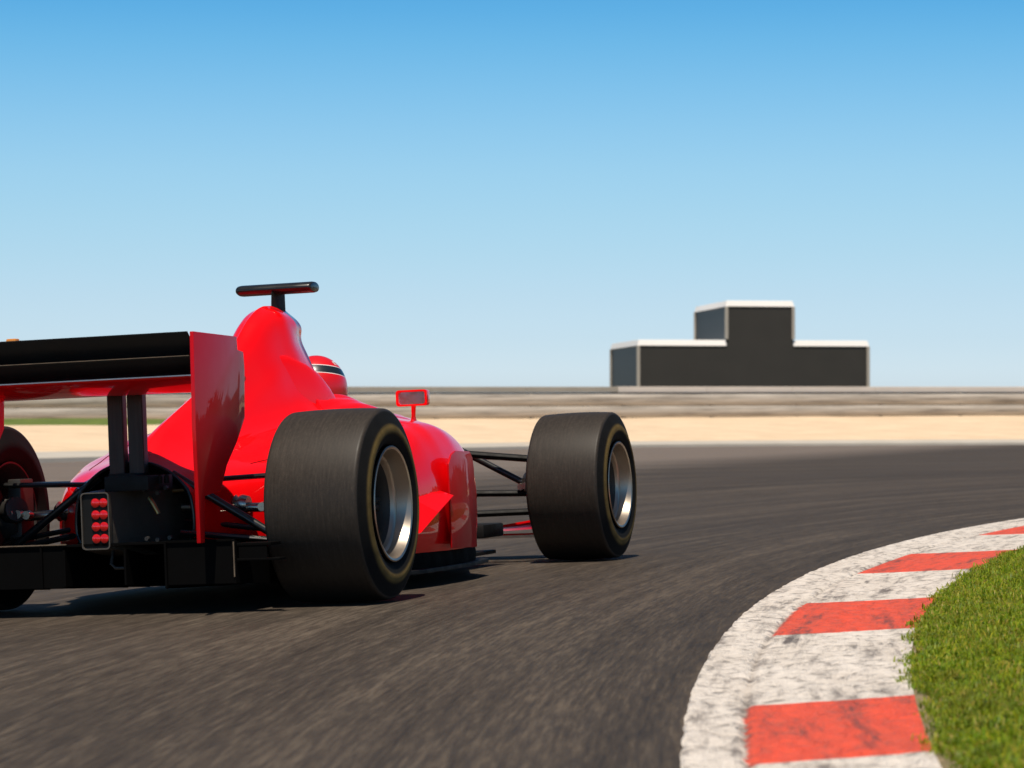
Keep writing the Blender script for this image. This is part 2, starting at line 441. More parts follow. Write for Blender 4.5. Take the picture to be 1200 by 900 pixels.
for a, b in RED: u_in = np.maximum(u_in, np.minimum(ky - a, b - ky))
jag = np.interp(kth, kth[::3], rng.normal(0, 0.0022, len(kth[::3])))
for j in range(nk):
    t_ = j / (nk - 1)
    off = w2 * t_ + (jag * (1 - t_) if j < 3 else 0)
    r = RAD - off
    x = CIR[0] - r * np.cos(kth); y = CIR[1] + r * np.sin(kth)
    zz = 0.007 + 0.026 * np.clip((off - w1) / (w2 - w1), 0, 1) ** 1.2 - (0.016 if j == 0 else 0)
    KGV[:, j] = np.exp(-((off - w1) / 0.009) ** 2)
    groove = 0.008 * np.exp(-((off - w1) / 0.008) ** 2)
    KG[:, j] = np.stack([x, y, zz - groove], -1)
    KU[:, j, 0] = kth * RAD; KU[:, j, 1] = off
    KS[:, j] = np.minimum(u_in, off - w1)
kerb = sheet('kerb', KG, kerb_mat(), KU, extra=KS)
kerb.data.attributes.new('groove', 'FLOAT', 'POINT').data.foreach_set('value', KGV.astype(np.float32).ravel())

# ---- verge inside the bend: soil sheet, then grass blades
def soil_mat():
    t = NT('verge_soil'); v = t.coord()
    c = t.ramp(t.noise(v, 9, 6, 0.65), [(0.3, (0.10, 0.095, 0.040)), (0.5, (0.22, 0.17, 0.09)), (0.72, (0.36, 0.27, 0.16))])
    t.set(base=c, rough=0.9); t.bump(t.noise(v, 60, 4), 0.6, 0.02)
    return t.m
vth = np.concatenate([np.linspace(-0.9, th_of_y(0), 40, endpoint=False), np.linspace(th_of_y(0), th_of_y(20), 220, endpoint=False), np.linspace(th_of_y(20), 1.45, 60)])
vw = widths(CIR[1] + RAD * np.sin(vth))[1]
vt = np.linspace(0, 1, 60) ** 2
VG = np.zeros((len(vth), len(vt), 3))
for i, th in enumerate(vth):
    off = vw[i] - 0.03 + (30 - vw[i]) * vt
    x, y = th_pt(th, off)
    VG[i] = np.stack([x, y, 0.030 + 0.014 * sstep(0, 0.5, off - vw[i]) - 0.02 * (off < vw[i] - 0.01) + 0.012 * np.sin(x * 3.1 + y * 2.3) * sstep(0.1, 1, off - vw[i])], -1)
sheet('verge', VG, soil_mat())

def grass_mat():
    t = NT('grass_blades'); g = t.new("ShaderNodeNewGeometry"); v = t.coord()
    rnd = g.outputs["Random Per Island"]
    c1 = t.ramp(rnd, [(0.0, (0.100, 0.205, 0.006)), (0.45, (0.22, 0.355, 0.010)), (0.78, (0.40, 0.460, 0.014)), (0.9, (0.46, 0.37, 0.04)), (1.0, (0.56, 0.42, 0.13))])
    c2 = t.mix(t.ramp(t.noise(v, 2.6, 5, 0.6), [(0.35, 0.0), (0.7, 0.6)]), c1, (0.20, 0.20, 0.022))
    c2 = t.mix(t.ramp(t.noise(v, 21, 4, 0.6), [(0.36, 0.6), (0.50, 0.0)]), c2, (0.06, 0.11, 0.006))
    c2 = t.mix(t.ramp(t.noise(v, 11, 5, 0.65), [(0.58, 0.0), (0.70, 0.7)]), c2, (0.42, 0.33, 0.06))
    t.set(base=c2, rough=0.5, spec=0.3)
    t.b.inputs["Subsurface Weight"].default_value = 0.0
    tr = t.new("ShaderNodeBsdfTranslucent"); t.l.new(c2, tr.inputs[0])
    mx = t.new("ShaderNodeMixShader"); mx.inputs[0].default_value = 0.45
    out = [n for n in t.n if n.type == 'OUTPUT_MATERIAL'][0]
    t.l.new(t.b.outputs[0], mx.inputs[1]); t.l.new(tr.outputs[0], mx.inputs[2]); t.l.new(mx.outputs[0], out.inputs[0])
    return t.m
def grass(N=330000):
    y0, y1 = 3.6, 19.0
    yy = y0 + (y1 - y0) * rng.random(N) ** 1.25
    th = np.arcsin((yy - CIR[1]) / RAD)
    w = widths(yy)[1]
    o_ = 2.1 * rng.random(N) ** 1.5
    edge = w + 0.012 + 0.022 * np.sin(yy * 7.3) * np.sin(yy * 2.9) + rng.normal(0, 0.016, N)
    edge = edge + 0.022 * (1 - sstep(5.0, 6.6, yy))
    off = edge + o_
    r = RAD - off
    x = CIR[0] - r * np.cos(th); y = CIR[1] + r * np.sin(th)
    z = 0.027 + 0.014 * sstep(0, 0.5, off - w) + 0.012 * np.sin(x * 3.1 + y * 2.3) * sstep(0.1, 1, off - w)
    clump = 0.80 + 0.24 * np.sin(x * 19 + 2 * np.sin(y * 11)) * np.sin(y * 16 + 1.7 * np.sin(x * 13)) + 0.22 * np.sin(x * 47 + 2.3 * np.sin(y * 31)) * np.sin(y * 41 + 2 * np.sin(x * 37))
    keep = rng.random(N) < 0.35 + 0.75 * clump
    h = np.where(keep, 0.015 + 0.034 * rng.random(N) ** 1.6, 0.006) * clump * (0.62 + 0.38 * sstep(-0.02, 0.15, off - w))
    a = rng.random(N) * 2 * np.pi; lean = rng.random(N) * 1.3 + 0.25
    wd = 0.0014 + 0.0020 * rng.random(N) ** 2
    dx, dy = np.cos(a), np.sin(a)
    px, py = -dy * wd, dx * wd
    V = np.zeros((N, 5, 3))
    V[:, 0] = np.stack([x - px, y - py, z], -1); V[:, 1] = np.stack([x + px, y + py, z], -1)
    mx_, my_, mz = x + dx * h * lean * 0.35, y + dy * h * lean * 0.35, z + h * 0.62
    V[:, 2] = np.stack([mx_ + px * .8, my_ + py * .8, mz], -1); V[:, 3] = np.stack([mx_ - px * .8, my_ - py * .8, mz], -1)
    V[:, 4] = np.stack([x + dx * h * lean, y + dy * h * lean, z + h * (1.05 - 0.45 * lean)], -1)
    me = bpy.data.meshes.new('grass')
    me.vertices.add(N * 5); me.vertices.foreach_set("co", V.astype(np.float32).ravel())
    b = (np.arange(N) * 5)[:, None]
    loops = np.concatenate([b + np.array([[0, 1, 2, 3]]), b + np.array([[3, 2, 4]])], 1).ravel()
    starts = ((np.arange(N) * 7)[:, None] + np.array([[0, 4]])).ravel()
    me.loops.add(len(loops)); me.loops.foreach_set("vertex_index", loops.astype(np.int32))
    me.polygons.add(2 * N); me.polygons.foreach_set("loop_start", starts.astype(np.int32))
    me.update(calc_edges=True); me.validate()
    me.materials.append(grass_mat())
    o = bpy.data.objects.new('grass', me); col.objects.link(o)
    return tag(o, 'short sunlit grass on the verge inside the red and white kerb', 'grass', kind='stuff')
grass()

# ---- far side: pale concrete edging, sand trap rising to the barrier, a strip of grass
BL, BR = np.array([-16.2, 95.0]), np.array([21.2, 115.0])
def bar_pt(s): return BL + (BR - BL) * s
def bar_z(s): return 0.69 + 0.26 * s
def far_rows(ts, s0=-1.6, s1=4.0, n=160, lift=0.0):
    rows = []
    for s in np.linspace(s0, s1, n):
        b = bar_pt(s)
        k = np.interp(s, [-1.6, -0.6, 0, 1, 1.8, 4.0], [10, 38, 60, 93, 103, 118])
        a = np.array([np.interp(k, np.arange(len(OUT)), OUT[:, 0]), np.interp(k, np.arange(len(OUT)), OUT[:, 1])])
        row = []
        for t in ts:
            p = a + (b - a) * t
            z0 = float(road_z(a[0], a[1]))
            row.append((p[0], p[1], z0 + 0.10 + (bar_z(s) - z0 - 0.10) * t ** 1.15 + lift))
        rows.append(row)
    return np.array(rows)
def sand_mat():
    t = NT('sand'); v = t.coord()
    c = t.ramp(t.noise(v, 0.6, 6, 0.6), [(0.3, (0.62, 0.46, 0.30)), (0.7, (0.78, 0.60, 0.41))])
    c = t.mix(t.ramp(t.noise(v, 6, 5), [(0.5, 0), (0.8, 0.35)]), c, (0.45, 0.33, 0.2))
    t.set(base=c, rough=0.95); t.bump(t.noise(v, 9, 5), 0.6, 0.06)
    return t.m
SG = far_rows(np.linspace(-0.002, 1.02, 40))
SG[:, 2:-1, 2] += rng.normal(0, 0.012, SG[:, 2:-1, 2].shape)
sheet('sand_trap', SG, sand_mat())
edge = MB()
E0 = far_rows([0.0]); base = OUT
pts = [(p[0], p[1]) for p in OUT[8:122]]
Gk = []
for i, p in enumerate(pts):
    a, b = np.array(pts[max(i - 1, 0)]), np.array(pts[min(i + 1, len(pts) - 1)])
    d = (b - a) / np.linalg.norm(b - a); nrm = np.array([-d[1], d[0]])
    z = float(road_z(p[0], p[1]))
    sec = [(-0.02, -0.05), (0.0, 0.07), (0.05, 0.095), (0.9, 0.15), (1.0, 0.14), (1.02, 0.0)]
    Gk.append([(p[0] + nrm[0] * o, p[1] + nrm[1] * o, z + h) for o, h in sec])
edge.grid(np.array(Gk))
edging = edge.build('concrete_edging', simple('pale_concrete', (0.46, 0.42, 0.36), 0.85, 0.2, 0.8, bump=0.3, bscale=20), smooth=False)
tag(edging, kind='structure')

def strip_mat():
    t = NT('far_grass'); v = t.coord()
    t.set(base=t.ramp(t.noise(v, 1.5, 5, 0.65), [(0.3, (0.085, 0.135, 0.015)), (0.7, (0.17, 0.22, 0.03))]), rough=0.9); t.bump(t.noise(v, 30, 3), 0.8, 0.08)
    return t.m
ts = np.linspace(0.80, 0.985, 14)
GS = far_rows(ts, -1.2, 0.22, 120, 0.0)
taper = sstep(0.22, 0.05, np.linspace(-1.2, 0.22, 120))
for i in range(120):
    for j in range(14):
        e = min(j, 13 - j) / 6.5
        GS[i, j, 2] += -0.03 + (0.16 * min(1, e * 2.2) + rng.normal(0, 0.012)) * (taper[i] if True else 1)
g2 = sheet('grass_strip', GS, strip_mat(), kind='stuff')
tag(g2, 'thin strip of green grass between the far sand and the barrier', 'grass')

# ---- base ground out to the horizon
def ground_mat():
    t = NT('dry_ground'); v = t.coord()
    t.set(base=t.ramp(t.noise(v, 0.05, 6, 0.6), [(0.3, (0.20, 0.18, 0.09)), (0.7, (0.30, 0.24, 0.14))]), rough=0.95)
    return t.m
xs = np.concatenate([-np.geomspace(4000, 30, 30), np.linspace(-28, 60, 60), np.geomspace(62, 4000, 30)])
ys = np.concatenate([-np.geomspace(4000, 30, 24), np.linspace(-28, 180, 100), np.geomspace(184, 4000, 30)])
X, Y = np.meshgrid(xs, ys, indexing='ij')
dn = (BR - BL) / np.linalg.norm(BR - BL); nn = np.array([-dn[1], dn[0]])
dist = (X - BL[0]) * nn[0] + (Y - BL[1]) * nn[1]
Zb = -0.35 + 1.0 * sstep(-3, 3, dist)
sheet('ground', np.stack([X, Y, Zb], -1), ground_mat())

# ---- a wooded rise to the right of the track, mirrored in the car's flank
def wooded_rise():
    t = NT('far_wood'); v = t.coord()
    t.set(base=t.ramp(t.noise(v, 0.8, 6, 0.65), [(0.3, (0.020, 0.034, 0.010)), (0.7, (0.055, 0.075, 0.020))]), rough=0.9); t.bump(t.noise(v, 2.5, 4), 1.0, 0.4)
    na, nr = 520, 14
    az = np.linspace(R_(24), R_(128), na)
    crown = np.interp(np.arange(na), np.arange(0, na, 4), rng.random(len(np.arange(0, na, 4)))) * 3.2 + np.interp(np.arange(na), np.arange(0, na, 19), rng.random(len(np.arange(0, na, 19)))) * 3.5 + rng.random(na) * 0.7
    g = np.zeros((na, nr, 3))
    for j in range(nr):
        k = j / (nr - 1); r = 95 + 26 * k + rng.normal(0, 0.5, na)
        g[:, j] = np.stack([r * np.sin(az), r * np.cos(az), -0.4 + (3.4 + crown) * np.clip(k * 5, 0, 1) ** 0.6 * (1 if k < 1 else 0) + rng.normal(0, 0.35, na) * (k > 0.15)], -1)
    o = sheet('wooded_hills', g, t.m)
wooded_rise()

# ------------------------------------------------------------------ barrier and building far behind
def barrier():
    L = np.linalg.norm(BR - BL); yaw = math.atan2(dn[1], dn[0]); slope = 0.26 / L
    def frame(root, s, back):
        p = bar_pt(s); root.location = (p[0] + nn[0] * back, p[1] + nn[1] * back, bar_z(s)); root.rotation_euler = (0, -math.atan(slope), yaw)
    stain = NT('galvanised_rail'); v = stain.coord("Object", (0.16, 1, 5.0))
    stain.set(base=stain.ramp(stain.noise(v, 2.0, 6, 0.7), [(0.32, (0.17, 0.15, 0.125)), (0.5, (0.42, 0.38, 0.33)), (0.7, (0.62, 0.57, 0.50))]), rough=0.6, metal=0.1)
    # three stacked corrugated rails on posts
    r = empty('guard_rail'); frame(r, 0.5, 0.0)
    x0, x1 = -48, 75
    def rail(zc, hh):
        m = MB(); prof = []
        for k in range(15):
            q = k / 14; prof.append((-0.05 * math.sin(q * math.pi) ** 0.7 - 0.05, zc + hh * (q - 0.5)))
        n = 40
        m.grid(np.array([[(x0 + (x1 - x0) * i / n, y, z) for y, z in prof] for i in range(n + 1)]))
        m.grid(np.array([[(x0 + (x1 - x0) * i / n, y + 0.006, z) for y, z in prof] for i in range(n + 1)]))
        return m
    for zc, hh in ((0.25, 0.40), (0.70, 0.42)): rail(zc, hh).build('rail', stain.m, r, angle=60)
    for k in range(30):
        x = x0 + 2 + 4.0 * k
        m = MB().box((x, 0.03, 0.43), (0.14, 0.12, 1.02))
        m.build('post', M['grey_post'], r, smooth=False, bevel=0.008)
    tag(r, 'weathered beige guard rail of two stacked rails behind the sand', 'guard rail')
    # low wall behind it: plain grey to the left, with a pale cap towards the building
    conc = NT('weathered_concrete'); v = conc.coord("Object", (0.2, 1, 1.5))
    conc.set(base=conc.ramp(conc.noise(v, 1.6, 6, 0.65), [(0.3, (0.22, 0.195, 0.165)), (0.7, (0.36, 0.325, 0.28))]), rough=0.9)
    w = empty('boundary_wall'); frame(w, 0.5, 0.55)
    MB().box((12, 0.0, 0.36), (124, 0.22, 1.24)).build('wall_panel', conc.m, w, smooth=False)
    for k in range(31):
        x = -50 + 4.0 * k + 2
        pale = x > 2.6
        MB().box((x, 0.0, 1.095), (3.985, 0.30, 0.22 if pale else 0.21)).build('coping', M['pale_cap'] if pale else M['grey_cap'], w, smooth=False, bevel=0.008)
    tag(w, 'long low concrete wall with coping stones behind the guard rail', 'wall')
M['grey_post'] = simple('rail_post', (0.20, 0.18, 0.155), 0.8, 0.2, 3)
M['pale_cap'] = simple('pale_coping', (0.74, 0.66, 0.58), 0.8, 0.12, 1.2)
M['grey_cap'] = simple('grey_coping', (0.40, 0.36, 0.30), 0.9, 0.2, 1.2)
barrier()

def building():
    d = 150.0
    P0 = Vector(((748 - 600) / F_PX * d, d, 0.6))
    b = empty('trackside_building', P0); b.rotation_euler = (0, 0, R_(8.3))
    b.rotation_euler = (0, 0, R_(8.3))
    W, D = 12.80, 8.1
    z1, z2 = 4.25, 6.4                # wall tops above the base point (fascia sits on them)
    u0, u1 = 4.88, 8.60               # tall block
    front = NT('dark_cladding'); v = front.coord("Object", (1, 1, 1))
    front.set(base=front.mix(front.noise(v, 0.6, 5), (0.030, 0.027, 0.023), (0.046, 0.041, 0.035)), rough=0.55, spec=0.35)
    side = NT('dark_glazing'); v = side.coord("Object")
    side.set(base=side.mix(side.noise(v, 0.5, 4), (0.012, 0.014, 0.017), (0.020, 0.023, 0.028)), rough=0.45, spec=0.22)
    trim = simple('white_fascia', (0.90, 0.86, 0.82), 0.5, 0.06, 0.6)
    post = simple('grey_trim', (0.40, 0.36, 0.31), 0.6, 0.1, 0.8)
    def block(name, x0, x1, zt, y0=0.0, y1=D, zb=0.0):
        m = MB(); zb0 = zb
        vs = [(x0, y0, zb0), (x1, y0, zb0), (x1, y1, zb0), (x0, y1, zb0), (x0, y0, zt), (x1, y0, zt), (x1, y1, zt), (x0, y1, zt)]
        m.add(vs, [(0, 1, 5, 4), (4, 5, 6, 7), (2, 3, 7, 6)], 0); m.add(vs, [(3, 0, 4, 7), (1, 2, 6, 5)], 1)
        m.v = m.v[:]; return m.build(name, [front.m, side.m], b, smooth=False)
    block('lower_block', 0.0, W, z1)
    # the tall block stands 3 mm proud of the long one, from the ground up
    block('tall_block', u0, u1, z2, -0.003, D - 0.05, 0.002)
    def coping(name, x0, x1, y0, y1, z, ends):
        """white roof edge with faces leaning back a little; ends says which x ends are faced"""
        m = MB(); h, o, s_ = 0.32, 0.06, 0.09
        xa, xb = x0 - (o if ends[0] else 0), x1 + (o if ends[1] else 0)
        xa2, xb2 = xa + (s_ if ends[0] else 0), xb - (s_ if ends[1] else 0)
        vs = [(xa, y0 - o, z), (xb, y0 - o, z), (xb, y1 + o, z), (xa, y1 + o, z), (xa2, y0 - o + s_, z + h), (xb2, y0 - o + s_, z + h), (xb2, y1 + o - s_, z + h), (xa2, y1 + o - s_, z + h)]
        m.add(vs, [(0, 1, 5, 4), (1, 2, 6, 5), (2, 3, 7, 6), (3, 0, 4, 7), (4, 5, 6, 7), (0, 3, 2, 1)])
        return m.build(name, trim, b, smooth=False, bevel=0.015)
    coping('roof_edge', u0, u1, -0.003, D - 0.05, z2, (1, 1))
    coping('roof_edge', 0.0, u0 - 0.012, 0.0, D, z1, (1, 0))
    coping('roof_edge', u1 + 0.012, W, 0.0, D, z1, (0, 1))
    for x, y, zb, zt in ((0.0, -0.01, 0, z1), (W, -0.01, 0, z1), (0.0, D, 0, z1), (u0, -0.013, z1 + 0.365, z2), (u1, -0.013, z1 + 0.365, z2), (u0, D - 0.05, z1 + 0.37, z2)):
        MB().box((x, y, (zb + zt) / 2), (0.17, 0.17, zt - zb - 0.004))  .build('corner_post', post, b, smooth=False, bevel=0.015)
    tag(b, 'dark stepped building with white roof edges and a taller middle block', 'building')
building()

# ------------------------------------------------------------------ the racing car
car = empty('racing_car')
up = fwd.cross(lft).normalized()
lr = (lft * math.cos(ROLL) + Vector((0, 0, -1)) * math.sin(ROLL)).normalized()
ur = fwd.cross(lr).normalized()
CM = Matrix(((fwd.x, lr.x, ur.x, ORIG.x), (fwd.y, lr.y, ur.y, ORIG.y), (fwd.z, lr.z, ur.z, ORIG.z), (0, 0, 0, 1)))
car.matrix_world = CM
tag(car, 'red open wheel racing car with black rear wing, cornering on the asphalt', 'racing car')

# body sections: X station -> nine (y, z) control points from the spine down to the floor edge
ST = [
 (-0.14, [(0, .505), (.06, .50), (.105, .485), (.14, .465), (.175, .435), (.205, .395), (.218, .33), (.218, .27), (.205, .235)]),
 (0.10, [(0, .628), (.030, .612), (.075, .565), (.14, .518), (.24, .490), (.345, .45), (.395, .36), (.40, .22), (.37, .17)]),
 (0.40, [(0, .740), (.036, .712), (.085, .635), (.16, .565), (.30, .532), (.46, .482), (.525, .37), (.53, .2), (.50, .125)]),
 (0.60, [(0, .820), (.040, .785), (.095, .69), (.17, .60), (.34, .560), (.525, .507), (.60, .38), (.605, .2), (.575, .11)]),
 (0.83, [(0, .955), (.048, .91), (.105, .78), (.185, .64), (.37, .592), (.56, .54), (.645, .40), (.65, .2), (.62, .10)]),
 (0.97, [(0, 1.045), (.056, 1.00), (.115, .84), (.195, .665), (.40, .615), (.59, .565), (.67, .41), (.675, .2), (.645, .098)]),
 (1.06, [(0, 1.082), (.066, 1.035), (.118, .865), (.202, .68), (.415, .628), (.597, .580), (.681, .417), (.686, .2), (.657, .096)]),
 (1.13, [(0, 1.096), (.078, 1.048), (.124, .885), (.205, .685), (.42, .634), (.60, .585), (.685, .42), (.69, .2), (.66, .095)]),
 (1.24, [(0, 1.100), (.076, 1.035), (.100, .925), (.215, .695), (.43, .645), (.605, .593), (.69, .425), (.695, .2), (.665, .093)]),
 (1.36, [(0, 1.086), (.060, 1.025), (.072, .935), (.22, .695), (.43, .646), (.605, .592), (.69, .425), (.695, .2), (.665, .092)]),
 (1.55, [(0, 1.0), (.06, .98), (.11, .86), (.23, .68), (.43, .632), (.59, .577), (.675, .42), (.68, .2), (.652, .092)]),
 (1.70, [(0, .9), (.06, .9), (.11, .8), (.24, .65), (.42, .60), (.57, .548), (.645, .41), (.65, .2), (.625, .095)]),
 (1.80, [(0, .9), (.06, .9), (.11, .8), (.25, .60), (.41, .555), (.53, .508), (.59, .40), (.595, .21), (.575, .10)]),
 (1.86, [(0, .9), (.06, .9), (.11, .8), (.26, .55), (.39, .51), (.48, .47), (.53, .38), (.535, .22), (.515, .115)]),
]
SX = [s[0] for s in ST]; SP = np.array([s[1] for s in ST])
def body_sections(xs):
    out = []
    ctrl = np.stack([[pchip(SX, SP[:, k, c], xs) for c in (0, 1)] for k in range(9)])      # 9,2,n
    for i, x in enumerate(xs):
        c = catmull(ctrl[:, :, i], 9)
        out.append([(x, y, z) for y, z in c])
    return np.array(out)                                                                      # n, 73, 3
NS = 9
split = 3 * NS + 3                                                                            # seam between cover and sidepod
xs_cover = np.linspace(-0.14, 1.345, 76)
S = body_sections(xs_cover)
half = S[:, :split + 1]
full = np.concatenate([half[:, ::-1] * np.array([1, -1, 1]), half[:, 1:]], 1)
# rounded intake lip in front of the airbox
lips = []
for dx, k in ((0.014, 0.98), (0.024, 0.93), (0.028, 0.86), (0.024, 0.78), (0.0, 0.72), (-0.10, 0.66)):
    r = full[-1].copy(); cz = 0.97
    m_ = np.clip((r[:, 2] - 0.85) / 0.05, 0, 1)
    r[:, 0] += dx * m_
    r[:, 1] *= 1 + (k - 1) * m_
    r[:, 2] = np.where(m_ > 0, cz + (r[:, 2] - cz) * (1 + (k - 1) * m_), r[:, 2])
    lips.append(r)
full = np.concatenate([full, np.array(lips)], 0)
cov = MB(); cov.grid(full)
n_ = full.shape[1]; cov.add(full[-1], [tuple(range(n_))], 1)
engine_cover = cov.build('engine_cover', [M['red'], M['carbon']], car, angle=50)
xs_pod = np.concatenate([np.linspace(-0.14, 1.6, 80, endpoint=False), np.linspace(1.6, 1.86, 22)])
S = body_sections(xs_pod)
for sgn in (-1, 1):
    pod = S[:, split:] * np.array([1, sgn, 1])
    m = MB(); m.grid(pod)
    # turn-in behind the inlet lip, and the dark inlet
    last = pod[-1]; cy, cz = sgn * 0.38, 0.33
    lip = [last]
    for dx, k in ((0.012, 0.97), (0.008, 0.93), (-0.03, 0.90), (-0.25, 0.86)):
        q = last.copy(); q[:, 0] += dx; q[:, 1] = cy + (q[:, 1] - cy) * k; q[:, 2] = cz + (q[:, 2] - cz) * k; lip.append(q)
    m.grid(np.array(lip[:4])); m.grid(np.array(lip[3:]), mi=1)
    bk = lip[-1]; m.add(list(bk) + [(bk[0][0], sgn * 0.2, 0.12), (bk[0][0], sgn * 0.2, 0.5)], [tuple(range(len(bk) + 2))], 1)
    pod_obj = m.build('sidepod', [M['red'], M['carbon']], car, angle=50)
    MB().tube([tuple(q) for q in S[14:62:2, 40] * np.array([1, sgn, 1])], 0.0017, 6).build('panel_line', M['shade_black'], pod_obj)
# dark lining inside the tail opening
tail = S[0]; ring = np.concatenate([tail[:, :] * np.array([1, -1, 1]), tail[::-1][1:]], 0) if False else None
T = body_sections(np.array([-0.14, 0.0, 0.12]))
T = np.concatenate([T[:, ::-1] * np.array([1, -1, 1]), T[:, 1:]], 1)
m = MB(); q = T.copy(); q[:, :, 1] *= 0.965; q[:, :, 2] -= 0.012; q[0, :, 0] -= 0.002; m.grid(q); m.add(q[-1], [tuple(range(q.shape[1]))])
m.build('tail_lining', M['carbon'], engine_cover, angle=50)
rim_ = [tuple(p + np.array([-0.004, 0, 0])) for p in T[0]]
MB().tube(rim_, 0.006, 8).build('tail_edge', M['gloss_black'], engine_cover)

# monocoque, cockpit surround and nose: one loft with the cockpit opening sunk into it
CS = [
 (1.16, [(0, .60), (.10, .62), (.145, .72), (.185, .73), (.215, .69), (.27, .64), (.30, .40), (.24, .10)]),
 (1.30, [(0, .42), (.13, .44), (.165, .72), (.198, .732), (.235, .715), (.285, .655), (.31, .40), (.24, .09)]),
 (1.42, [(0, .32), (.15, .34), (.180, .715), (.212, .730), (.250, .718), (.297, .665), (.32, .40), (.24, .09)]),
 (1.56, [(0, .30), (.16, .32), (.190, .695), (.224, .712), (.260, .702), (.305, .66), (.32, .40), (.24, .09)]),
 (1.75, [(0, .30), (.165, .32), (.195, .660), (.228, .678), (.262, .668), (.305, .635), (.32, .40), (.24, .09)]),
 (2.00, [(0, .36), (.15, .38), (.185, .645), (.215, .668), (.25, .66), (.295, .615), (.31, .40), (.23, .09)]),
 (2.16, [(0, .685), (.08, .68), (.14, .672), (.19, .66), (.235, .64), (.275, .59), (.285, .40), (.22, .10)]),
 (2.45, [(0, .672), (.07, .668), (.13, .658), (.18, .638), (.22, .605), (.25, .55), (.25, .38), (.19, .13)]),
 (2.75, [(0, .638), (.06, .634), (.105, .622), (.145, .600), (.175, .56), (.195, .50), (.19, .36), (.13, .17)]),
 (3.00, [(0, .602), (.050, .598), (.09, .584), (.120, .560), (.145, .52), (.155, .46), (.15, .35), (.10, .22)]),
 (3.20, [(0, .52), (.04, .517), (.07, .505), (.095, .482), (.11, .445), (.115, .405), (.105, .33), (.07, .255)]),
 (3.38, [(0, .40), (.035, .357), (.06, .348), (.08, .335), (.095, .315), (.10, .29), (.09, .25), (.06, .225)]),
 (3.44, [(0, .335), (.015, .314), (.026, .309), (.034, .302), (.040, .293), (.042, .282), (.038, .266), (.025, .256)]),
]
cx = [s[0] for s in CS]; cp = np.array([s[1] for s in CS])
xs_ = np.concatenate([np.linspace(1.16, 2.3, 60, endpoint=False), np.linspace(2.3, 3.44, 60)])
ctrl = np.stack([[pchip(cx, cp[:, k, c], xs_) for c in (0, 1)] for k in range(8)])
rows = []
for i, x in enumerate(xs_):
    c = catmull(ctrl[:, :, i], 6); rows.append([(x, y, z) for y, z in c])
rows = np.array(rows)
fullc = np.concatenate([rows[:, ::-1] * np.array([1, -1, 1]), rows[:, 1:]], 1)
m = MB(); m.grid(fullc, closeu=True); m.add(fullc[0], [tuple(range(fullc.shape[1]))[::-1]]); m.add(fullc[-1], [tuple(range(fullc.shape[1]))])
mono = m.build('monocoque', M['red'], car, angle=60)

# headrest fairings either side of the helmet
for sgn in (-1, 1):
    g = []
    for x, w_, zt, zb, y in ((0.98, .010, .90, .66, .085), (1.06, .030, .895, .66, .115), (1.16, .040, .868, .66, .142), (1.23, .042, .838, .66, .156), (1.29, .040, .798, .66, .166), (1.35, .034, .738, .65, .178), (1.44, .02, .69, .64, .20)):
        sec = []
        for k in range(13):
            a = math.pi * k / 12
            sec.append((x, sgn * (y - w_ * math.cos(a) * (1 + 0.3 * (1 - math.sin(a)))), zb + (zt - zb) * math.sin(a) ** 0.6))
        g.append(sec)
    m = MB(); m.grid(np.array(g)); m.add(g[-1], [tuple(range(13))]); m.build('headrest', M['red'], car, angle=60)

# floor with raised dark skirts
fl = [(0.47, .56), (0.55, .62), (0.9, .70), (1.5, .70), (1.80, .66), (2.05, .50), (2.35, .40), (2.80, .385), (2.83, .36), (2.6, .20), (2.6, 0)]
poly = [(x, y) for x, y in fl] + [(x, -y) for x, y in fl[::-1] if y > 0]
MB().prism(poly, lambda a, b, t: (a, b, t), 0.052, 0.068).build('floor', M['carbon'], car, smooth=False, bevel=0.003)
for sgn in (-1, 1):
    xs2 = np.linspace(0.45, 1.80, 30)
    Sb = body_sections(xs2)[:, -1]
    m = MB()
    g = [[(p[0], sgn * (p[1] + o), z) for o, z in ((-0.06, 0.125), (0.010, 0.132), (0.016, 0.10), (0.012, 0.066))] for p in Sb]
    m.grid(np.array(g)); m.build('skirt', M['shade_black'], car, angle=60)
# folded winglets ahead of the rear wheels
for sgn in (-1, 1):
    A_, B_, C_, D_, E_ = (0.80, .60, .385), (1.10, .665, .368), (1.165, .735, .335), (0.96, .735, .275), (0.80, .715, .205)
    pts = [(p[0], p[1] * sgn, p[2]) for p in (A_, B_, C_, D_, E_)]
    A2, E2 = (0.72, .58 * sgn, .36), (0.72, .60 * sgn, .19)
    m = MB(); m.add(pts + [A2, E2], [(0, 1, 2, 3), (3, 4, 6, 5, 0), (2, 1, 4, 3), (4, 1, 0, 5, 6)])
    m.build('winglet', M['red'], car, smooth=False, bevel=0.004)

# upright turning vanes standing off the pods' front corners
for sgn in (-1, 1):
    vn = [(1.15, .135), (1.50, .125), (1.50, .43), (1.485, .475), (1.45, .50), (1.25, .505), (1.19, .49), (1.15, .455)]
    MB().prism(vn, lambda a, b, t: (a, sgn * (t - (a - 1.15) * 0.030), b), 0.712, 0.720).build('turning_vane', M['red_shaded'], car, smooth=True, angle=30, bevel=0.003)

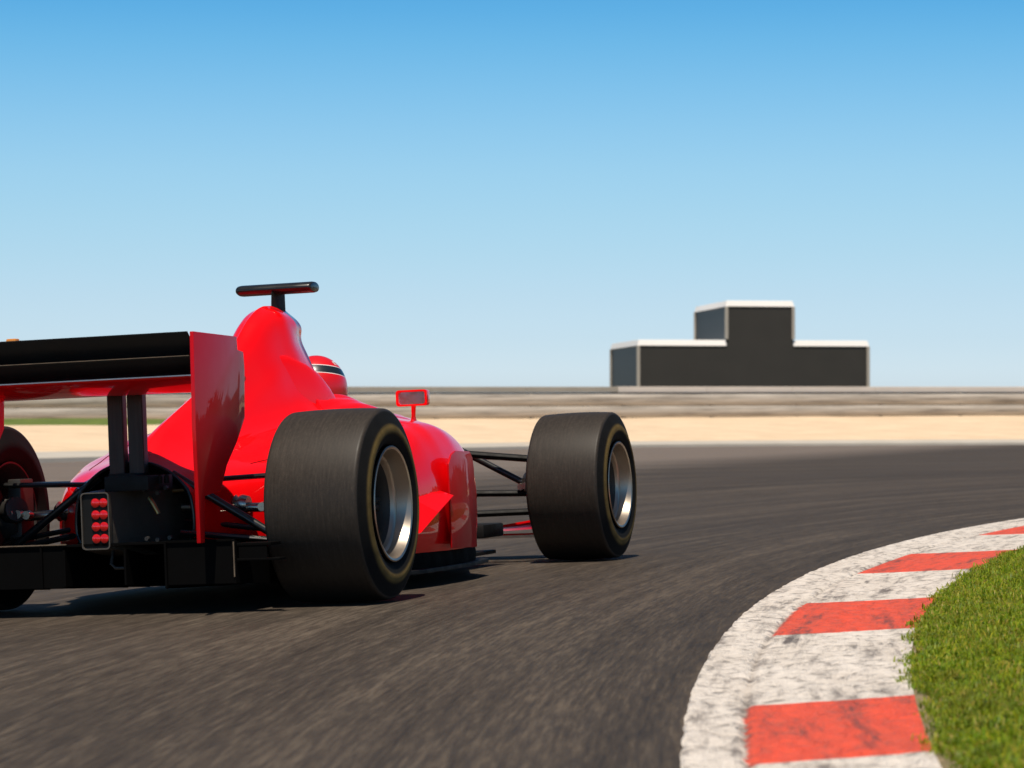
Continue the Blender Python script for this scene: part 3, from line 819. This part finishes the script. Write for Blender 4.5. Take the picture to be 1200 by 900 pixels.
# ---- rear wing
def airfoil(chord, thick, camber, n=16):
    up_, lo_ = [], []
    for k in range(n + 1):
        x = 0.5 - 0.5 * math.cos(math.pi * k / n)
        t_ = 5 * thick * (0.2969 * math.sqrt(x) - 0.126 * x - 0.3516 * x * x + 0.2843 * x ** 3 - 0.1015 * x ** 4) + 0.006 * x
        c_ = -camber * 4 * x * (1 - x)
        up_.append((x * chord, (c_ + t_) * chord)); lo_.append((x * chord, (c_ - t_) * chord))
    return up_ + lo_[::-1][1:-1]
def element(lead, trail, thick, camber, half, mat, name, ny=17, sag=0.0):
    lead, trail = np.array(lead), np.array(trail)
    d = trail - lead; ch = np.linalg.norm(d); d /= ch; nrm = np.array([d[1], -d[0]])   # chord runs rearward (-X)
    if nrm[1] < 0: nrm = -nrm
    prof = airfoil(ch, thick, camber)
    g = []
    for y in np.linspace(-half, half, ny):
        z_off = -sag * (y / half) ** 2
        g.append([(lead[0] + d[0] * a + nrm[0] * b, y, lead[1] + d[1] * a + nrm[1] * b + z_off) for a, b in prof])
    m = MB(); g = np.array(g); m.grid(g, closeu=True); m.add(g[0], [tuple(range(g.shape[1]))]); m.add(g[-1], [tuple(range(g.shape[1]))[::-1]])
    return m.build(name, mat, car, angle=60)
HW = 0.437
element((-0.16, .775), (-0.585, .776), .09, .062, HW, M['red'], 'main_plane')
element((-0.47, .782), (-0.628, .838), .10, .05, HW, M['wing_black'], 'lower_flap')
element((-0.545, .836), (-0.645, .918), .10, .04, HW, M['wing_black'], 'upper_flap')
ep = [(-0.635, .918), (-0.27, .912), (-0.265, .868), (-0.215, .862), (-0.21, .80), (-0.225, .64), (-0.30, .56), (-0.395, .483), (-0.455, .40), (-0.59, .385), (-0.605, .235), (-0.64, .235), (-0.645, .60)]
for sgn in (-1, 1):
    MB().prism(ep, lambda a, b, t: (a, t, b), sgn * 0.440, sgn * 0.454).build('endplate', M['red_shaded'], car, smooth=True, angle=30, bevel=0.003)
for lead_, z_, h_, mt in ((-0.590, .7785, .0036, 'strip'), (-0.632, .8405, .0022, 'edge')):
    MB().box((lead_, 0, z_), (.010, 2 * HW - .004, h_)).build('slot_light_strip', M[mt], car, smooth=False)  # added strips that paint the bright lines at the wing slots
for y in (-0.037, 0.037):
    m = MB(); prof = [(.026 * a_, .0285 * b_) for a_, b_ in ((1, .5), (.8, .85), (.4, 1), (-.8, 1), (-.9, .9), (-.9, -.9), (-.8, -1), (.4, -1), (.8, -.85), (1, -.5))]
    g = np.array([[(-0.17 + a, y + b, z) for a, b in prof] for z in (0.395, 0.758)])
    m.grid(g, closeu=True); m.add(g[0], [tuple(range(10))]); m.add(g[1], [tuple(range(10))[::-1]])
    m.build('wing_pillar', M['pillar'], car, angle=40)
MB().box((-0.620, 0.196, 0.919), (0.03, 0.036, 0.016)).build('sensor_cap', M['orange'], car, bevel=0.005)

# ---- gearbox, rain light, tail mechanics
m = MB()
vs = []
for x, w_, z0, z1 in ((-0.46, .052, .222, .408), (-0.30, .075, .20, .415), (0.05, .13, .17, .43), (0.35, .17, .14, .45)):
    vs += [(x, -w_, z0), (x, w_, z0), (x, w_, z1), (x, -w_, z1)]
m.add(vs, [(0, 1, 2, 3), (15, 14, 13, 12)] + [(4 * i + a, 4 * i + b, 4 * i + 4 + b, 4 * i + 4 + a) for i in range(3) for a, b in ((0, 1), (1, 2), (2, 3), (3, 0))])
gb = m.build('gearbox', M['grey'], car, smooth=True, angle=25, bevel=0.006)
rl = MB(); 
def rrect(w_, h_, r, n=5):
    out = []
    for (sx, sy, a0) in ((1, 1, 0), (-1, 1, 90), (-1, -1, 180), (1, -1, 270)):
        for k in range(n + 1):
            a = R_(a0 + 90 * k / n); out.append((sx * (w_ / 2 - r) + r * math.cos(a), sy * (h_ / 2 - r) + r * math.sin(a)))
    return out
o_, i_ = rrect(.102, .190, .014), rrect(.094, .182, .011)
n = len(o_); z0 = .315
YO = -0.008
ringv = [(-0.475, y + YO, z0 + z) for y, z in o_] + [(-0.475, y + YO, z0 + z) for y, z in i_] + [(-0.468, y + YO, z0 + z) for y, z in i_] + [(-0.455, y + YO, z0 + z) for y, z in o_]
fs = []
for k in range(n):
    j = (k + 1) % n
    fs += [(k, j, n + j, n + k), (n + k, n + j, 2 * n + j, 2 * n + k), (k, 3 * n + k, 3 * n + j, j)]
rl.add(ringv, fs, 0); rl.add(ringv[2 * n:3 * n], [tuple(range(n))], 1)
lightbox = rl.build('rain_light', [M['frame'], M['carbon']], car, angle=40)
for r_ in range(4):
    for c_ in range(2):
        y = -0.009 - 0.029 * c_ ; z = z0 + 0.060 - 0.0395 * r_
        mm = MB(); mm.lathe([(-0.469, 0.0149), (-0.473, 0.0149), (-0.476, 0.010), (-0.477, 0.0005)], 20, 'X', (0, y, z)); mm.build('led_lamp', M['led'], lightbox)
# clutter where the pillars meet the gearbox
m = MB()
m.box((-0.32, -0.10, .435), (0.20, 0.16, 0.05)); m.box((-0.22, -0.02, .455), (0.12, 0.10, 0.03))
for y in (-0.20, -0.18, -0.165, -0.03, 0.01): m.lathe([(0.43, .001), (0.43, .010), (0.455, .010), (0.46, .006), (0.46, .001)], 10, 'Z', (-0.30 + random.uniform(-.04, .04), y, 0))
m.build('pillar_mount', M['carbon'], car, angle=30, bevel=0.003)
for (x, y, z) in ((-.33, -.125, .41), (-.30, -.19, .415), (-.32, -.17, .40), (-.40, -.20, .245), (-.42, -.17, .25), (-.38, -.235, .25), (-.36, -.15, .445), (-.40, -.10, .445)):
    MB().lathe([(-.010, .001), (-.010, .007), (.004, .008), (.009, .005), (.010, .001)], 10, 'X', (x, y, z)).build('bolt', M['dark_alu'], gb)
MB().tube([(-0.06, -0.10, .402), (-0.06, -0.21, .405)], 0.010).build('brass_pipe', M['brass'], gb)
MB().tube([(-0.36, -0.155, .385), (-0.37, -0.175, .36), (-0.37, -0.19, .33)], 0.008).build('brass_hose', M['brass'], gb)
MB().tube([(-0.40, -0.035, .215), (-0.42, -0.035, .17), (-0.42, -0.05, .155), (-0.42, -0.09, .155)], 0.006).build('tow_hook', M['dark_alu'], gb)

# ---- diffuser
dz = lambda x: 0.06 + 0.172 * sstep(0.45, -0.45, x)
m = MB(); xs3 = np.linspace(0.45, -0.47, 16)
top = [[(x, y, float(dz(x)) + 0.008) for y in (-.50, -.27, 0, .27, .50)] for x in xs3]
bot = [[(x, y, float(dz(x))) for y in (-.50, -.27, 0, .27, .50)] for x in xs3]
m.grid(np.array(top)); m.grid(np.array(bot))
m.add(top[-1] + bot[-1], [(i, i + 1, 6 + i, 5 + i) for i in range(4)])
diff = m.build('diffuser', M['shade_black'], car, angle=30)  # the wing's shade is part of this black
for y, z0_, z1_ in ((-.50, .095, .238), (-.255, .085, .24), (-.11, .10, .222), (.11, .10, .222), (.195, .095, .238), (.50, .095, .238)):
    MB().prism([(-0.476, z0_), (-0.476, z1_), (0.2, .10), (0.2, 0.062)], lambda a, b, t: (a, t, b), y - .004, y + .004).build('strake', M['shade_black'], diff, smooth=False, bevel=0.0015)
for y0, y1 in ((.11, .195), (.195, .42), (-.50, -.255)):
    MB().box((-0.466, (y0 + y1) / 2, .165), (0.008, abs(y1 - y0) - 0.01, .14)).build('diffuser_panel', M['shade_black'], diff, smooth=False, bevel=0.002)
m = MB(); m.box((-0.44, -.58, .172), (.06, .15, .008)); m.box((-0.42, -.565, .222), (.09, .12, .010)); m.box((-0.46, -.56, .197), (.006, .10, .045))
m.build('brake_duct_step', M['shade_black'], diff, smooth=False, bevel=0.002)

for y0, y1, z, mt in ((.10, .42, .2405, 'edge'), (-.49, -.26, .2405, 'shade_black')):
    m = MB(); m.box((-0.4755, (y0 + y1) / 2, z), (.005, y1 - y0, .0035)); m.build('added_edge_strip', M[mt], diff, smooth=False)  # thin added strips; the pale one paints a lit plate edge
for y in (-.50,): MB().box((-0.478, y, .175), (.004, .0035, .115)).build('added_edge_strip', M['edge'], diff, smooth=False)  # paints the lit edge of the outer strake

# ---- wheels
def tyre_profile(hw, R, rr):
    """half widths, outer radius, rim radius: one closed loop for the lathe"""
    p = []
    tw = hw - 0.034
    for k in range(9):                         # tread with a slight crown
        y = -tw + 2 * tw * k / 8; p.append((y, R - 0.005 * (y / tw) ** 2))
    for k in range(1, 6):                      # tight shoulder, then the sloping sidewall
        a = R_(68 * k / 5); p.append((tw + 0.014 * math.sin(a), R - 0.005 - 0.014 * (1 - math.cos(a))))
    p += [(hw - 0.016, R - 0.035), (hw - 0.003, R - 0.060)]
    p += [(hw + 0.004, R - 0.085), (hw + 0.002, rr + 0.045), (hw - 0.006, rr + 0.022), (hw - 0.014, rr + 0.008), (hw - 0.022, rr + 0.002), (hw - 0.04, rr - 0.004)]
    right = p[9:]
    left = [(-y, r) for y, r in right][::-1]
    return left + p
def wheel(hw, R, rr, name='wheel'):
    # +Y local is the inner side; -Y the outer
    root = MB()
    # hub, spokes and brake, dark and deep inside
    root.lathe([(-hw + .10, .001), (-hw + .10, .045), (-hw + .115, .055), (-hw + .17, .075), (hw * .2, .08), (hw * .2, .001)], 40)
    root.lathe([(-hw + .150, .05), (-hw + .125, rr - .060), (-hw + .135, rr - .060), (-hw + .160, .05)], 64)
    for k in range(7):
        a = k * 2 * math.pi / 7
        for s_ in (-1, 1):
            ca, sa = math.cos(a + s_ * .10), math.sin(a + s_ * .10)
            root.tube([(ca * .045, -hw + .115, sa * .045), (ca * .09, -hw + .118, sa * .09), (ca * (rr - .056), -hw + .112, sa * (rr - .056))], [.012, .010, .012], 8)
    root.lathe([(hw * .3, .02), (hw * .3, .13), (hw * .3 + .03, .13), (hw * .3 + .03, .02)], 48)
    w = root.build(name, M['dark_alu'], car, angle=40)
    MB().lathe(tyre_profile(hw, R, rr), 128).build('tyre', M['rubber'], w, angle=70)
    o = -hw
    prof = [(o + .012, rr - .002), (o + .004, rr + .001), (o + .001, rr - .003), (o + .004, rr - .010), (o + .012, rr - .013), (o + .030, rr - .020), (o + .052, rr - .026),
            (o + .055, rr - .036), (o + .060, rr - .040), (o + .070, rr - .042), (o + .078, rr - .048), (o + .115, rr - .056), (hw * .3, rr - .05), (hw - .03, rr - .012), (hw - .012, rr - .004), (hw - .012, rr + .002)]
    MB().lathe(prof, 96, mis=[0] * 9 + [1] * 6).build('rim', [M['alu'], M['dark_alu']], w, angle=40)
    m = MB().lathe([(o + .080, .001), (o + .080, .020), (o + .085, .026), (o + .11, .028)], 24); m.build('wheel_nut', M['steel'], w)
    return w
def put(w, x, y, z, flip=False):
    w.location = (x, y, z); w.rotation_euler = (0, 0, math.pi if flip else 0)
RH, FH = 0.185, 0.182
rr_ = wheel(RH, 0.330, 0.196); put(rr_, 0.0, -0.710, 0.330)
fr_ = wheel(FH, 0.330, 0.192); put(fr_, 3.10, -0.708, 0.330); fr_.rotation_euler = (0, 0, R_(-1.2))
def copy_tree(o):
    c = o.copy(); col.objects.link(c)
    for ch in list(o.children):
        d = copy_tree(ch); d.parent = c
    return c
rl_ = copy_tree(rr_); put(rl_, 0.0, 0.710, 0.330, True)
fl_ = copy_tree(fr_); put(fl_, 3.10, 0.708, 0.330, True)

# uprights and brake ducts on the inner side of each wheel
def upright(x, sy, yin, hh=0.15):
    m = MB(); m.box((x, sy * yin, .33), (.10, .05, hh * 1.8)); m.lathe([(-.03, .001), (-.03, .075), (.03, .085), (.03, .001)], 28, 'Y', (x, sy * (yin + .02), .33))
    m.tube([(x - .09, sy * (yin - .03), .36), (x - .05, sy * (yin + .02), .35)], .045, 14)
    u = m.build('upright', M['dark_alu'], car, angle=35, bevel=0.006)
    mm = MB()
    for k in range(3): mm.lathe([(-.02, .001), (-.02, .015), (.0, .018), (.004, .010), (.02, .012), (.02, .001)], 14, 'X', (x - .09 + .015 * k, sy * (yin - .005 - .026 * k), .345 - .004 * k))
    mm.build('hub_bolts', M['steel'], u)
for sy in (-1, 1):
    upright(0.0, sy, 0.500); upright(3.10, sy, 0.50)

def arm(a, b, r, mat='gloss_black', flat=1.0, name='wishbone', n=12):
    for sy in (-1, 1):
        pa, pb = (a[0], a[1] * sy, a[2]), (b[0], b[1] * sy, b[2])
        MB().tube([pa, pb], r, n, flat).build(name, M[mat], car)
# rear: upper and lower wishbones, pull rods and drive shafts
arm((-0.06, .20, .435), (-0.05, .54, .445), .017, flat=.55)
arm((0.30, .30, .440), (0.02, .54, .445), .015, flat=.55)
arm((-0.05, .15, .300), (-0.04, .54, .245), .016, flat=.6)
arm((-0.22, .20, .262), (-0.06, .54, .215), .018, flat=.6)
arm((-0.12, .135, .462), (-0.06, .535, .205), .0145, name='pull_rod')
arm((0.0, .10, .345), (0.0, .52, .330), .017, 'steel', name='drive_shaft')
for sy in (-1, 1):
    MB().lathe([(-.03, .001), (-.03, .03), (-.012, .036), (.0, .034), (.006, .026), (.016, .036), (.03, .022), (.034, .001)], 20, 'Y', (0.0, sy * .335, .345)).build('shaft_joint', M['steel'], car)
# front: wishbones and push rods
arm((2.92, .17, .500), (3.08, .56, .452), .023, 'carbon', flat=.7)
arm((3.32, .15, .480), (3.12, .56, .452), .018, 'carbon', flat=.6)
arm((2.98, .15, .318), (3.08, .56, .305), .020, 'carbon', flat=.75)
arm((2.86, .14, .225), (3.08, .56, .225), .022, 'carbon', flat=.7)
arm((3.02, .17, .512), (3.08, .57, .285), .015, name='push_rod')

# ---- front wing, bargeboard block
def fwing(name, x0, x1, z0, z1, half, lift, mat, thick=0.008):
    g = []
    for y in np.linspace(-half, half, 41):
        k = abs(y) / half
        dzv = lift * float(sstep(0.25, 0.85, k))
        g.append([(x0, y, z0 + dzv), (x0, y, z0 + dzv + thick), ((x0 + x1) / 2, y, (z0 + z1) / 2 + thick + dzv * .6), (x1, y, z1 + thick + dzv * .3), (x1, y, z1 + dzv * .3), ((x0 + x1) / 2, y, (z0 + z1) / 2 + dzv * .6)])
    g = np.array(g); m = MB(); m.grid(g, closeu=True); m.add(g[0], [tuple(range(6))]); m.add(g[-1], [tuple(range(6))[::-1]])
    return m.build(name, M[mat], car, angle=40)
fwing('front_wing', 3.50, 3.82, .108, .085, .62, 0.0, 'red')
fwing('front_flap', 3.36, 3.53, .146, .128, .62, 0.035, 'red', 0.010)
for sgn in (-1, 1):
    MB().prism([(3.34, .05), (3.86, .05), (3.86, .13), (3.34, .24)], lambda a, b, t: (a, t, b), sgn * .622, sgn * .632).build('front_endplate', M['red'], car, smooth=False, bevel=0.003)
    MB().prism([(3.22, .30), (3.36, .34), (3.60, .12), (3.40, .13)], lambda a, b, t: (a, t, b), sgn * .04, sgn * .05).build('nose_pillar', M['red'], car, smooth=False, bevel=0.002)
    m = MB(); m.box((2.72, sgn * .30, .155), (.30, .21, .060))
    m.build('bargeboard', M['carbon'], car, smooth=True, bevel=0.012)

# ---- camera pod, mirrors
m = MB(); g = []
for y, k in ((-.160, .80), (-.158, .93), (-.150, 1), (-.05, 1), (.05, 1), (.140, 1), (.152, .93), (.158, .75), (.162, .45)):
    g.append([(1.27 + .055 * k * math.cos(a) * (1 if math.cos(a) > 0 else 1.0), y, 1.168 + .022 * k * math.sin(a)) for a in np.linspace(0, 2 * math.pi, 24, endpoint=False)])
g = np.array(g); m.grid(g, closeu=True); m.add(g[0], [tuple(range(24))]); m.add(g[-1], [tuple(range(24))[::-1]])
pod_ = m.build('camera_pod', M['gloss_black'], car, angle=50)
for y in (-.155, -.045, .06):
    pass
m = MB(); prof = airfoil(0.13, .24, 0)
g = np.array([[(1.335 - a * s, b * 1.05 * s, z) for a, b in prof] for z, s in ((1.06, 1.12), (1.10, 1.0), (1.155, .95))])
m.grid(g, closeu=True); m.build('pod_mount', M['carbon'], pod_)
for y in (.10, -.09): MB().box((1.228, y, 1.162), (.012, .012, .008)).build('pod_screw', M['red'], pod_)
for sgn in (-1, 1):
    y = sgn * .455; X0 = 1.53
    m = MB(); prof_o = rrect(.130, .064, .012)
    g = []
    for x, k in ((X0 - .012, 1.0), (X0, 1.0), (X0 + .03, .96), (X0 + .055, .80), (X0 + .068, .5)): g.append([(x, y + a * k, .722 + b * k) for a, b in prof_o])
    g = np.array(g); m.grid(g, closeu=True); m.add(g[-1], [tuple(range(g.shape[1]))])
    ins = [(X0 - .012, y + a * .86, .722 + b * .78) for a, b in prof_o]; ins2 = [(X0 + .0, y + a * .85, .722 + b * .76) for a, b in prof_o]
    m.grid(np.array([list(g[0]), ins, ins2]), closeu=True)
    mir = m.build('mirror', M['red'], car, angle=40)
    MB().add([(X0 + .0005, y + a * .85, .722 + b * .76) for a, b in prof_o], [tuple(range(len(prof_o)))]).build('mirror_glass', M['mirror'], mir)
    MB().tube([(X0 + .02, y - sgn * .005, .63), (X0 + .018, y - sgn * .004, .65), (X0 + .012, y, .695)], [.013, .0085, .010], 10).build('mirror_stalk', M['red'], mir)

# ------------------------------------------------------------------ the driver
def skin_body(name, joints, bones, mat, parent_m):
    me = bpy.data.meshes.new(name)
    me.from_pydata([j[0] for j in joints], bones, [])
    o = bpy.data.objects.new(name, me); col.objects.link(o)
    sk = o.modifiers.new("skin", 'SKIN')
    for i, j in enumerate(joints):
        r = j[1]; me.skin_vertices[0].data[i].radius = (r, r) if not isinstance(r, tuple) else r
    me.skin_vertices[0].data[0].use_root = True
    sk.use_smooth_shade = True
    ss = o.modifiers.new("subsurf", 'SUBSURF'); ss.levels = 1; ss.render_levels = 2
    me.materials.append(mat)
    o.matrix_world = parent_m
    return o
J = [((1.58, 0, .18), .13), ((1.52, 0, .32), .135), ((1.47, 0, .47), .15), ((1.46, 0, .56), .10), ((1.53, 0, .63), .058), ((1.59, 0, .71), .075),
     ((1.48, .14, .52), .065), ((1.66, .16, .36), .048), ((1.92, .10, .46), .036), ((1.97, .09, .48), .034),
     ((1.48, -.14, .52), .065), ((1.66, -.16, .36), .048), ((1.92, -.10, .46), .036), ((1.97, -.09, .48), .034),
     ((1.70, .09, .18), .085), ((2.10, .10, .30), .062), ((2.48, .07, .24), .042), ((2.56, .07, .29), .036),
     ((1.70, -.09, .18), .085), ((2.10, -.10, .30), .062), ((2.48, -.07, .24), .042), ((2.56, -.07, .29), .036)]
Bn = [(0, 1), (1, 2), (2, 3), (3, 4), (4, 5), (2, 6), (6, 7), (7, 8), (8, 9), (2, 10), (10, 11), (11, 12), (12, 13), (0, 14), (14, 15), (15, 16), (16, 17), (0, 18), (18, 19), (19, 20), (20, 21)]
driver = skin_body('person', J, Bn, M['suit'], CM)
tag(driver, 'driver in a red helmet with a black band, seated in the racing car', 'person')
# helmet: egg shaped shell with a chin bar, eye port and visor
def shell(a0, a1, e0, e1, k, na, ne):
    """longitude a (0 = straight ahead, +X), latitude e"""
    g = []
    for e in np.linspace(e0, e1, ne):
        row = []
        for a in np.linspace(a0, a1, na):
            ca, sa, ce, se = math.cos(a), math.sin(a), math.cos(e), math.sin(e)
            rx = 0.142 if ca > 0 else 0.135
            chin = 0.016 * max(0, ca) * math.exp(-((e + 0.45) / 0.35) ** 2)
            row.append(((rx + chin) * ca * ce * k, 0.124 * sa * ce * k, (0.137 if se > 0 else 0.150) * se * k))
        g.append(row)
    return np.array(g)
m = MB(); m.grid(shell(-math.pi, math.pi, -1.15, math.pi / 2 - 0.001, 1.0, 65, 40)); 
b_ = shell(-math.pi, math.pi, -1.15, -1.15, 0.9, 65, 1)[0]; a_ = shell(-math.pi, math.pi, -1.15, -1.15, 1.0, 65, 1)[0]
m.grid(np.array([a_, b_]))
HX, HZ_ = 1.665, 0.780
helm = m.build('helmet', M['helmet'], driver, loc=(HX, 0, HZ_), angle=60)
v_ = MB(); v_.grid(shell(-0.95, 0.95, -0.30, 0.24, 1.025, 30, 12)); v_.grid(shell(-0.95, 0.95, -0.30, 0.24, 1.008, 30, 12))
v_.build('visor', M['glass'], helm, angle=60)
s_ = MB()
for e0, e1, a0, a1 in ((0.87, 0.91, -1.72, -1.40), (0.74, 0.90, -1.72, -1.66), (0.74, 0.90, -1.55, -1.49)):
    s_.grid(shell(a0, a1, e0, e1, 1.006, 8, 4)); s_.grid(shell(a0, a1, e0, e1, 1.001, 8, 4))
s_.build('helmet_mark', M['white'], helm)
m = MB(); m.lathe([(-.012, .118), (-.012, .135), (.012, .135), (.012, .118)], 40, 'X', (1.99, 0, .50), closed=True); m.box((1.995, 0, .50), (.02, .23, .04)); m.box((2.08, 0, .49), (.16, .04, .04))
m.build('steering_wheel', M['carbon'], car, angle=40)
